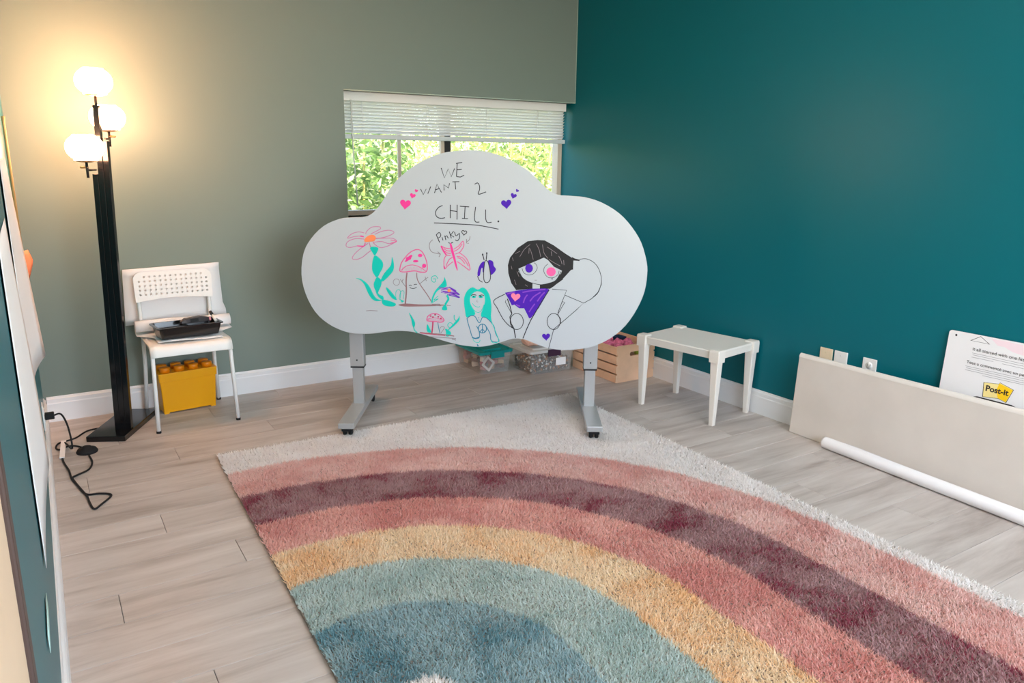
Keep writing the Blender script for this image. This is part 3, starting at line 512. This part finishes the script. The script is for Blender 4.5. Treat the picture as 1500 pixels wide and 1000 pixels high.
# seat: plastic shell with rounded front apron (profile in y,z)
prof = [(.40, .455), (.30, .447), (.15, .445), (.06, .449), (.022, .444), (.004, .428), (-.002, .40), (-.002, .392)]
b = MB(); nx = 12; rows = []
for yq, zq in smooth_pts(prof, 3):
    rows.append([(-.198+.396*i/nx, yq, zq-.006*(1-abs(2*i/nx-1)**2)*(1 if yq > .03 else 0)) for i in range(nx+1)])
b.loft(rows, closed=False, caps=False); se = b.build('seat', PLAST, ch); sm_ = se.modifiers.new('t', 'SOLIDIFY'); sm_.thickness = .007; sm_.offset = -1
for s in (-1, 1):
    b = MB(); b.tube([(s*.197, -.004, .0), (s*.188, .016, .40), (s*.186, .05, .43), (s*.183, .2, .436), (s*.18, .385, .442)], .0105, 10); lg = b.build('leg', STEELW, ch)
    b = MB(); b.lathe([(.0118, 0), (.0118, .012)], (s*.197, -.004, 0), 10); b.build('foot_cap', RUBBER, lg)
    b = MB(); b.tube([(s*.192, .418, 0), (s*.18, .385, .25), (s*.177, .375, .46), (s*.178, .388, .6), (s*.176, .402, .74)], .0105, 10); lg = b.build('leg', STEELW, ch)
    b = MB(); b.lathe([(.0118, 0), (.0118, .012)], (s*.192, .418, 0), 10); b.build('foot_cap', RUBBER, lg)
holes = []
for r in range(5):
    for c in range(14):
        if r == 4 and c in (0, 13): continue
        holes.append(circ(-.169+.026*c, .048+.0235*r, .0058, 8))
ol = [(-.194, .008)]+[(-.194+.388*k/10, .008+.016*math.sin(math.pi*k/10)) for k in range(1, 10)]+[(.194, .008)]
ol += [(.197, .13)]+[(.152+.045*math.cos(math.radians(a)), .128+.04*math.sin(math.radians(a))) for a in (15, 35, 55, 75, 90)]+[(-.152-.045*math.cos(math.radians(a)), .128+.04*math.sin(math.radians(a))) for a in (90, 75, 55, 35, 15)]+[(-.197, .13)]
b = MB(); tilt = math.radians(5); b.prism(ol, holes, V((0, .374, .606)), V((1, 0, 0)), V((0, math.sin(tilt), math.cos(tilt))), V((0, -math.cos(tilt), math.sin(tilt))), .008); b.build('backrest', PLAST, ch)
def sheet(name, pts, m, label, cat, t=.0012, sub=1):
    """thin bent sheet from a grid of points"""
    nr, nc = len(pts), len(pts[0]); b = MB(); b.loft(pts, closed=False, caps=False); o = b.build(name, m)
    q = o.modifiers.new('t', 'SOLIDIFY'); q.thickness = t; q.offset = 0
    return tag(o, label, cat)
g = []
for k in range(9):
    v_ = k/8; z = .487+(.79-.487)*v_
    g.append([(-2.977+.013*v_+(.509-.022*v_ + (.012 if v_ < .25 else 0))*i/8, -.022+.01*v_+(.018*max(0, v_-.85)/.15 if v_ > .85 else 0)*-1 - .004*math.sin(i*1.1), z-.004*(1-i/8)+.008*i/8) for i in range(9)])
sheet('flip_chart_pad', g, PAPER, 'large white paper pad standing behind the perforated chair back', 'paper', .005)
# partly rolled paper on the seat under the tray
pr = [(-.405, .4555), (-.36, .456), (-.28, .4555), (-.2, .457)]
pr += [(-.118+.036*math.cos(a), .497+.036*math.sin(a)) for a in np.linspace(-2.2, 2.9, 16)] if False else [(-.152+.034*math.sin(a), .493-.034*math.cos(a)) for a in np.linspace(0, 5.3, 18)]
g = [[((-2.868+.312*i/6) if yy < -.23 and zz < .47 else (-2.944+.478*i/6), yy, zz+.003*math.sin(i)) for i in range(7)] for yy, zz in pr]
sheet('rolled_paper', g, PAPER, 'curled white paper sheet lying on the chair seat under the black tray', 'paper', .0015)
tr = thing('desk_tray', 'black plastic desk tray holding small supplies on the white chair', 'tray', (-2.712, -.30, .464), math.radians(7))
b = MB(); w2, d2, h = .142, .07, .062
def rr3(x, y, z, r=.012): return [V((a, c, z)) for a, c in rrect(-x, -y, x, y, r, 3)]
b.loft([rr3(w2, d2, 0), rr3(w2+.012, d2+.012, h-.008), rr3(w2+.022, d2+.02, h-.006), rr3(w2+.022, d2+.02, h), rr3(w2+.009, d2+.009, h), rr3(w2-.003, d2-.003, .004)], smooth=False); b.build('tray_body', BLACK, tr)
b = MB(); b.box((-.002, -d2, .004), (.002, d2, h-.01)); b.box((-w2, -.012, .004), (0, -.008, h-.01)); b.build('divider', BLACKM, tr)
st = thing('stapler', 'dark grey stapler lying across the black tray', 'stapler', (-2.668, -.285, .522), math.radians(12))
b = MB(); b.loft([[V((x, y*wd, z)) for y, z in ((-.02, 0), (.02, 0), (.018, hh), (-.018, hh))] for x, wd, hh in ((-.075, .7, .014), (-.05, 1, .026), (.03, 1, .03), (.075, .8, .018))], smooth=False); b.build('stapler_body', mat('charcoal_plastic', srgb(66, 60, 62), .4), st, .004)
b = MB(); b.box((-.03, -.0215, .006), (.012, -.018, .024)); b.build('stapler_label', BLACKM, st)
tag(simple('sharpener', None, mat('pink_plastic', srgb(226, 150, 160), .4), [((-2.612, -.285, .522), (-2.585, -.262, .54))], .004), 'small pink sharpener in the black tray', 'sharpener')
mk = thing('marker_pen', 'white marker with black cap sticking up from the tray', 'marker', (-2.565, -.28, .52))
b = MB(); b.tube([(0, -.03, 0), (-.012, .0, .03)], .0075, 10); b.build('barrel', PLAST, mk); b = MB(); b.tube([(-.012, 0, .03), (-.019, .017, .047)], .0085, 10); b.build('pen_cap', BLACKM, mk)
# yellow brick-shaped box under the chair
yb = thing('storage_box', 'yellow brick shaped storage box with round studs on its lid', 'box', (-2.715, -.098, 0), math.radians(6))
b = MB(); b.loft([rr3(.138, .056, .008, .006), rr3(.147, .066, .19, .006)], smooth=False)
b.build('box_body', YEL, yb)
for sx in (-1, 1):
    for sy in (-1, 1): simple('box_foot', yb, YEL, [((sx*.124-.013, sy*.044-.01, 0), (sx*.124+.013, sy*.044+.01, .01))])
b = MB(); b.loft([rr3(.152, .071, .185, .006), rr3(.154, .073, .232, .006)], smooth=False); lid = b.build('lid', YEL, yb, .002)
for i in range(4):
    for j in (-1, 1):
        b = MB(); b.lathe([(.027, .232), (.027, .256), (.024, .259), (.0001, .259)], (-.111+.074*i, j*.034, 0), 24); b.build('stud', ORA, lid)
# ---------------------------------------------------------------- small table
ta = thing('side_table', 'small white plastic table with four tapered legs against the teal wall', 'table', (-.243, -1.546, 0), math.atan2(-.51, .09)+math.pi/2)
TX, TY, TZ = .19, .262, .412      # half sizes: local x across, y along
b = MB(); b.loft([[V((a, c, z)) for a, c in rrect(-TX+q, -TY+q, TX-q, TY-q, .012, 4)] for q, z in ((.006, TZ-.045), (0, TZ-.006), (.004, TZ), (.03, TZ), (.032, TZ-.001))], smooth=False); b.build('table_top', PWARM, ta)
for sx in (-1, 1):
    for sy in (-1, 1):
        b = MB(); c0 = V((sx*(TX-.024), sy*(TY-.024), 0))
        b.loft([[c0+V((sx*o_+a, sy*o_+c, z)) for a, c in rrect(-h_, -h_, h_, h_, .006, 3)] for h_, o_, z in ((.031, .003, TZ-.06), (.0315, .003, TZ-.004), (.029, .003, TZ+.006), (.02, .003, TZ+.008))], smooth=False); b.build('corner_cap', PWARM, ta)
        b = MB(); b.loft([[c0+V((sx*o_+a, sy*o_+c, z)) for a, c in rrect(-h_, -h_, h_, h_, .004, 2)] for h_, o_, z in ((.0135, .001, 0), (.0235, .002, TZ-.055))], smooth=False); b.build('leg', PWARM, ta)
# ---------------------------------------------------------------- crate and bins
WOOD = mat('pine', srgb(233, 191, 157), .6, .3, var=.1, vscale=8)
cr_ = thing('wooden_crate', 'pale pine slatted crate with a handle hole beside the white table', 'crate', (-.157, -.715, 0))
hx, hy, hz = .15, .23, .238
hol = rrect(-.05, .165, .05, .193, .012, 3)
for s in (-1, 1):
    b = MB(); b.prism([(-hx, 0), (hx, 0), (hx, hz), (-hx, hz)], [hol], V((0, s*hy-(0 if s < 0 else .014), 0)), V((1, 0, 0)), V((0, 0, 1)), V((0, 1, 0)), .014); b.build('end_panel', WOOD, cr_)
for s in (-1, 1):
    for k in range(4): simple('slat', cr_, WOOD, [((min(s*hx, s*(hx+.009)), -hy, .002+k*.0605), (max(s*hx, s*(hx+.009)), hy, .002+k*.0605+.05))], .001)
for k in range(4): simple('bottom_slat', cr_, WOOD, [((-hx+.002+k*.076, -hy+.014, .004), (-hx+.066+k*.076, hy-.014, .014))])
def blob(name, c, r, m, seed, label, cat, group=None, amp=.25, flat=1):
    g = np.random.default_rng(seed); bm = bmesh.new(); bmesh.ops.create_icosphere(bm, subdivisions=2, radius=1)
    for v in bm.verts: v.co = V((v.co.x*r[0], v.co.y*r[1], v.co.z*r[2]))*(1+g.uniform(-amp, amp))
    me = bpy.data.meshes.new(name); bm.to_mesh(me); bm.free(); me.materials.append(m); o = bpy.data.objects.new(name, me); o.location = c; COL.objects.link(o); return tag(o, label, cat, group)
PK = mat('pink_wrapper', srgb(240, 120, 156), .25, .6, var=.35, vscale=40)
i = 0
for yy in (-.87, -.77, -.67, -.57):
    for xx in (-.236, -.157, -.078):
        i += 1
        if i in (3, 9): continue   # a green packet and a navy box lie there
        blob('pink_packet', (xx, yy, .2+.006*(i % 3)), (.031, .04, .03), PK, i, 'crumpled pink packet heaped in the pine crate', 'packet', 'pink packets in the crate')
blob('green_packet', (-.078, -.87, .172), (.03, .038, .03), mat('lime_wrapper', srgb(176, 196, 60), .3), 40, 'lime green packet showing through the crate handle hole', 'packet')
nb = simple('navy_box', None, mat('navy_card', srgb(30, 48, 78), .5), [((-.112, -.71, .15), (-.04, -.63, .225))], .003); tag(nb, 'dark navy box among pink packets in the crate', 'box')
simple('box_lid', nb, MATS['navy_card'], [((-.114, -.712, .212), (-.038, -.628, .228))], .003)
simple('packing_filler', cr_, mat('kraft_filler', srgb(196, 160, 130), .9), [((-hx+.04, -hy+.04, .015), (hx-.04, hy-.04, .138))])
CLR = clear('clear_plastic', (.86, .84, .82), .13); CLRL = clear('frosted_lid', (.88, .88, .86), .62)
TLID = mat('teal_lid', srgb(0, 140, 140), .35)
def tub(name, label, x0, x1, y0, y1, h, lidm, latch, lm):
    t = thing(name, label, 'bin', ((x0+x1)/2, (y0+y1)/2, 0)); a, c = (x1-x0)/2, (y1-y0)/2
    b = MB(); b.loft([rr3(a-.016, c-.016, .002, .02), rr3(a-.004, c-.004, h-.03, .022), rr3(a, c, h-.028, .022), rr3(a, c, h-.016, .022), rr3(a-.007, c-.007, h-.016, .02), rr3(a-.019, c-.019, .005, .018)], smooth=False); b.build('tub', CLR, t)
    b = MB(); b.loft([rr3(a+.006, c+.006, h-.018, .024), rr3(a+.007, c+.007, h-.002, .024), rr3(a-.008, c-.008, h, .02), rr3(a-.016, c-.016, h-.008, .018), rr3(a-.05, c-.05, h-.008, .016), rr3(a-.056, c-.056, h+.002, .016)], smooth=False); b.build('lid', lidm, t)
    for s in (-1, 1):
        b = MB(); b.box((-latch, s*(c+.011)-.005, h-.045), (latch, s*(c+.011)+.005, h+.002)); b.build('latch', lm, t, .003)
    return t
tub('storage_bin', 'clear plastic bin with teal lid in the corner under the cloud board', -.975, -.73, -.372, -.02, .155, TLID, .05, TLID)
tub('storage_bin', 'clear plastic bin with frosted lid and dark purple latch full of bits', -.698, -.342, -.545, -.275, .165, CLRL, .05, mat('plum_latch', srgb(58, 34, 60), .4))
# what lies in the bins
fr = MB(); fr.prism(rrect(-.038, -.038, .038, .038, .004, 2), [rrect(-.024, -.024, .024, .024, .003, 2)], V((0, 0, 0)), V((1, 0, 0)), V((0, 0, 1)), V((0, -1, 0)), .006)
o = fr.build('square_frame', mat('offwhite_plastic', srgb(226, 208, 198), .5)); o.location = (-.9, -.338, .066); o.rotation_euler = (math.radians(-6), math.radians(42), 0); tag(o, 'off white square frame leaning inside the teal lidded bin', 'toy')
tcs = [mat('toy_'+n_, srgb(*c), .45) for n_, c in (('rose', (196, 128, 122)), ('tan', (196, 160, 128)), ('brown', (126, 86, 76)), ('cream', (232, 214, 198)), ('red', (176, 84, 84)))]
g = random.Random(3)
for k in range(27):
    sx, sy, sz = g.uniform(.018, .03), g.uniform(.012, .018), g.uniform(.008, .016)
    layer = k//9; b = MB(); b.box((-sx, -sy, -sz), (sx, sy, sz)); 
    for ex in (-.5, .5): b.lathe([(sy*.5, sz), (sy*.5, sz+.004)], (ex*sx, 0, 0), 10)
    o = b.build('toy_block', tcs[k % 5], None, .002)
    col_, row_ = k % 3, (k//3) % 3
    o.location = (-.918+.064*col_+g.uniform(-.005, .005), [-.308, -.2, -.092][row_]+g.uniform(-.01, .01), .034+layer*.03); o.rotation_euler = (g.uniform(-.25, .25), g.uniform(-.25, .25), g.uniform(0, 3.1))
    tag(o, 'small '+('rose', 'tan', 'brown', 'cream', 'red')[k % 5]+' toy block piled in the clear bin with teal lid', 'toy block', 'toy blocks in the teal lidded bin')
b = MB(); g = random.Random(5)
for k in range(1000):
    x, y, z = g.uniform(-.66, -.38), g.uniform(-.505, -.315), .02+.075*g.random()
    if g.random() < .5: x, y = g.choice([(g.uniform(-.66, -.38), -.51), (-.664, g.uniform(-.505, -.315))])
    s = (g.uniform(.006, .0125), g.uniform(.004, .007), g.uniform(.004, .008)); M = Matrix.Translation((x, y, z)) @ Matrix.Rotation(g.uniform(0, 6), 4, V((g.uniform(-1, 1), g.uniform(-1, 1), 1)).normalized())
    b.box((-s[0], -s[1], -s[2]), s, g.choice([0, 0, 0, 0, 1, 1, 2, 3]), M)
o = b.build('craft_bits', [mat('bits_'+n_, srgb(*c), .5) for n_, c in (('dark', (52, 46, 42)), ('brown', (110, 84, 64)), ('white', (236, 232, 226)), ('amber', (170, 110, 60)), ('grey', (140, 136, 130)))]); tag(o, 'mixed dark and white craft bits filling the frosted lidded bin', 'craft bits', kind='stuff')
bin_card = simple('paper_label', bpy.data.objects['storage_bin.001'], PAPER, [((.02, -.1375, .05), (.1, -.1345, .1))])
blob('plastic_bag', (-.632, -.43, .213), (.06, .07, .042), mat('peach_bag', srgb(226, 182, 164), .35, .5, var=.12, vscale=20), 77, 'crumpled peach plastic bag on the frosted bin lid', 'bag', amp=.14)
blob('mauve_bag', (-.492, -.40, .199), (.06, .06, .027), mat('mauve_bag', srgb(176, 136, 126), .4, .4, var=.3, vscale=30), 78, 'crumpled brownish bag on the frosted bin lid', 'bag', amp=.14)
# ---------------------------------------------------------------- beige panel, paper roll and easel pad at the right-hand wall
pn = MB(); rg = []
for q, (yy) in enumerate((-2.088, -3.92)):
    rg.append([V((x, yy, z)) for x, z in ((-.088, 0), (-.066, .412), (-.058, .423), (-.044, .42), (-.066, 0))])
pn.loft(rg, smooth=False); o = pn.build('beige_panel', BEIGE, None, .005, 3); tag(o, 'long beige padded panel leaning along the teal wall', 'panel')
b = MB(); b.loft([[V((x, yy, z)) for x, z in ((-.0675, .405), (-.0655, .416), (-.058, .4245), (-.05, .4245))] for yy in (-2.09, -3.915)], closed=False, caps=False); b.build('edge_tape', mat('pale_tape', srgb(220, 213, 204), .6), o)
tb = thing('paper_roll', 'long white paper roll lying on the floor along the beige panel', 'paper roll', (-.124, -2.325, .029), math.radians(-2.6))
b = MB(); b.lathe([(.02, .004), (.028, 0), (.0285, .01), (.0285, 1.25), (.028, 1.26), (.02, 1.256)], (0, 0, 0), 28, axis=(0, -1, 0)); b.build('roll_body', PAPER, tb)
g = [[V((.0292*math.cos(a), -yy, .0292*math.sin(a))) for yy in (.09, .2, .3, .42 - .02*k)] for k, a in enumerate((1.9, 1.75, 1.6, 1.5))]
g.append([V((.002, -.09, .031)), V((.001, -.2, .034)), V((.0, -.3, .033)), V((0, -.4, .031))])
b = MB(); b.loft(g, closed=False, caps=False); b.build('loose_edge', PAPER, tb)
# easel pad cover
pd = thing('easel_pad', 'white easel pad cover printed with yellow logo standing behind the beige panel', 'easel pad', (-.02, -3.09, 0))
PO, PXv, PYv = V((-.039, -2.782, .0)), V((0, -1, 0)), V((.042, 0, .68)).normalized(); PN = PXv.cross(PYv)
if PN.x > 0: PN = -PN
def ppd(x, y):
    q = onplane(x, y, PO, PN)-PO; return (q.dot(PXv), q.dot(PYv))
Mi = Matrix.Translation(-V((-.02, -3.09, 0)))
def pbuild(b, name, m, par=None):
    b.v = [tuple(V(q)-V((-.02, -3.09, 0))) for q in b.v]; return b.build(name, m, par or pd)
top = ppd(1389, 482)[1]; sl = [ppd(x, y) for x, y in ((1419, 585), (1440, 588), (1470, 596), (1492, 605))]
slot = [(sl[0][0], sl[0][1]+.012), (sl[0][0]+.03, sl[0][1]+.023), (sl[3][0]-.03, sl[0][1]+.023), (sl[3][0], sl[0][1]+.012), (sl[3][0]-.03, sl[0][1]-.022), (sl[0][0]+.03, sl[0][1]-.022)]
hl = [circ(*ppd(1400.5, 490.5), .0055, 10), circ(*ppd(1477, 507.5), .0055, 10)]
b = MB(); b.prism(rrect(0, 0, .64, top, .012, 4), hl+[slot[::-1]], PO-PN*.004, PXv, PYv, PN, .004); cover = pbuild(b, 'cover', mat('pad_cover', srgb(232, 231, 231), .45))
b = MB(); b.prism(rrect(.004, .0, .636, top-.008, .008, 3), [], PO-PN*.016, PXv, PYv, PN, .0115); pbuild(b, 'pages', mat('slot_shade_pages', srgb(60, 56, 60), .8))  # page stack coloured dark: the shade inside the handle slot is painted in
def flat(name, polys, mats_, lift=.0004):
    b = MB()
    for k, (pl, mi) in enumerate(polys):
        P = [ppd(*q) for q in pl]; b.add([PO+PXv*a+PYv*c+PN*(lift+.00012*k) for a, c in P], [tuple(f) for f in tessellate_polygon([[V((a, c, 0)) for a, c in P]])], mi)
    return pbuild(b, name, mats_, cover)
LY, DYL, DK = mat('print_pale_yellow', srgb(246, 226, 150), .5), mat('print_yellow', srgb(255, 205, 20), .5), mat('print_dark', srgb(40, 34, 34), .5)
def z8(x, y): return (1340+x/6.25, 460+y/6.25)
oo = [z8(*q) for q in ((630, 622), (770, 638), (782, 626), (908, 694), (836, 814), (765, 774), (618, 756))]; c0 = np.mean(oo, 0)
ii = [tuple(c0+(np.array(q)-c0)*.955) for q in oo]
flat('logo', [(oo, 2), (ii, 0), ([z8(*q) for q in ((776, 634), (898, 696), (832, 804), (760, 768), (745, 700))], 1)], [LY, DYL, DK])
tri = [z8(*q) for q in ((508, 240), (606, 202), (690, 278))]; tc_ = np.mean(tri, 0)
flat('triangle_mark', [(tri, 1), ([tuple(tc_+(np.array(q)-tc_)*.86) for q in tri], 0)], [MATS['pad_cover'], DK])
flat('pink_print', [([z8(*q) for q in ((700, 225), (840, 250), (1060, 300), (1060, 400), (900, 350), (820, 300), (760, 290))], 0)], [mat('print_blush', srgb(238, 216, 222), .5)], .0002)
fl = []
for q0, q1 in (((525, 352), (1000, 455)), ((530, 370), (1000, 475)), ((520, 390), (720, 432)), ((800, 452), (1000, 498)), ((465, 470), (1000, 590)), ((470, 488), (1000, 608)), ((462, 505), (1000, 628)), ((620, 560), (1000, 645))):
    a, c = z8(*q0), z8(*q1); fl.append(([a, c, (c[0], c[1]+.55), (a[0], a[1]+.55)], 0))
flat('fine_print', fl, [mat('print_grey', srgb(150, 148, 150), .5)])
def text(body, q0, q1, m, name, bold=0):
    cu_ = bpy.data.curves.new(name, 'FONT'); cu_.body = body; cu_.size = 1; cu_.offset = bold; to = bpy.data.objects.new(name, cu_); COL.objects.link(to)
    dg = bpy.context.evaluated_depsgraph_get(); me = bpy.data.meshes.new_from_object(to.evaluated_get(dg)); bpy.data.objects.remove(to)
    xs = [v.co.x for v in me.vertices]; a, c = V(ppd(*q0)), V(ppd(*q1)); dx = (c-a); s = dx.length/(max(xs)-min(xs)); dx.normalize(); dy = V((-dx.y, dx.x))
    for v in me.vertices:
        q = a+dx*((v.co.x-min(xs))*s)+dy*(v.co.y*s); v.co = PO+PXv*q.x+PYv*q.y+PN*.0012-V((-.02, -3.09, 0))
    me.materials.append(m); o = bpy.data.objects.new(name, me); COL.objects.link(o); o.parent = cover
text('Post-it', z8(648, 698), z8(856, 748), DK, 'logo_lettering', .03)
text('it all started with one littl', z8(530, 330), z8(1012, 436), DK, 'headline_lettering')
text('Tout a commencé avec un pe', z8(474, 446), z8(1000, 572), DK, 'second_headline_lettering')
# ---------------------------------------------------------------- sheets and bits on the left-hand wall
WL = X0-WT
def wallsheet(name, y0, y1, z0, z1, lift, label, m=PAPER, cat='paper', n=10):
    """lift(u,v): distance off the wall; u 0 near..1 far, v 0 bottom..1 top"""
    g = [[(WL+.0015+lift(i/n, k/n), y0+(y1-y0)*i/n, z0+(z1-z0)*k/n) for i in range(n+1)] for k in range(n+1)]
    return sheet(name, g, m, label, cat, .0008)
wallsheet('wall_paper_sheet', -1.78, -1.1, .612, 1.36, lambda u, v: .004+.042*max(0, u-.35)**2/.42*(1-v)**1.6+.006*math.sin(3*v)*u, 'white flip chart sheet on the left wall, its lower corner curling out, nearer the window')
wallsheet('wall_paper_sheet', -2.6, -1.9, .452, 1.2, lambda u, v: .003+.02*u*u*(1-v)**1.5+.004*math.sin(4*v)*u, 'white flip chart sheet hanging lower on the left wall, nearer the door')
wallsheet('sticky_note', -.53, -.42, .82, .955, lambda u, v: .006+.038*u*u*(1-abs(v-.62)*1.1), 'orange sticky note curling off the wall by the wooden strip', mat('orange_note', srgb(250, 150, 110), .8, .1), 'sticky note', 6)
b = MB(); b.tube([(WL+.0065, -.45, .93), (WL+.0065, -.45, 1.51), (WL+.0065, -.45, 1.535)], [.006, .006, .008], 10); tag(b.build('wooden_strip', mat('honey_wood', srgb(206, 160, 104), .45)), 'thin honey coloured wooden rod fixed upright on the left wall', 'rod')
wallsheet('pale_strip', -2.93, -2.76, .435, .475, lambda u, v: .002, 'short pale strip on the left wall near the door', mat('pale_aqua', srgb(196, 232, 224), .5), 'tape', 3)  # thin flat pale aqua sliver set just off the wall
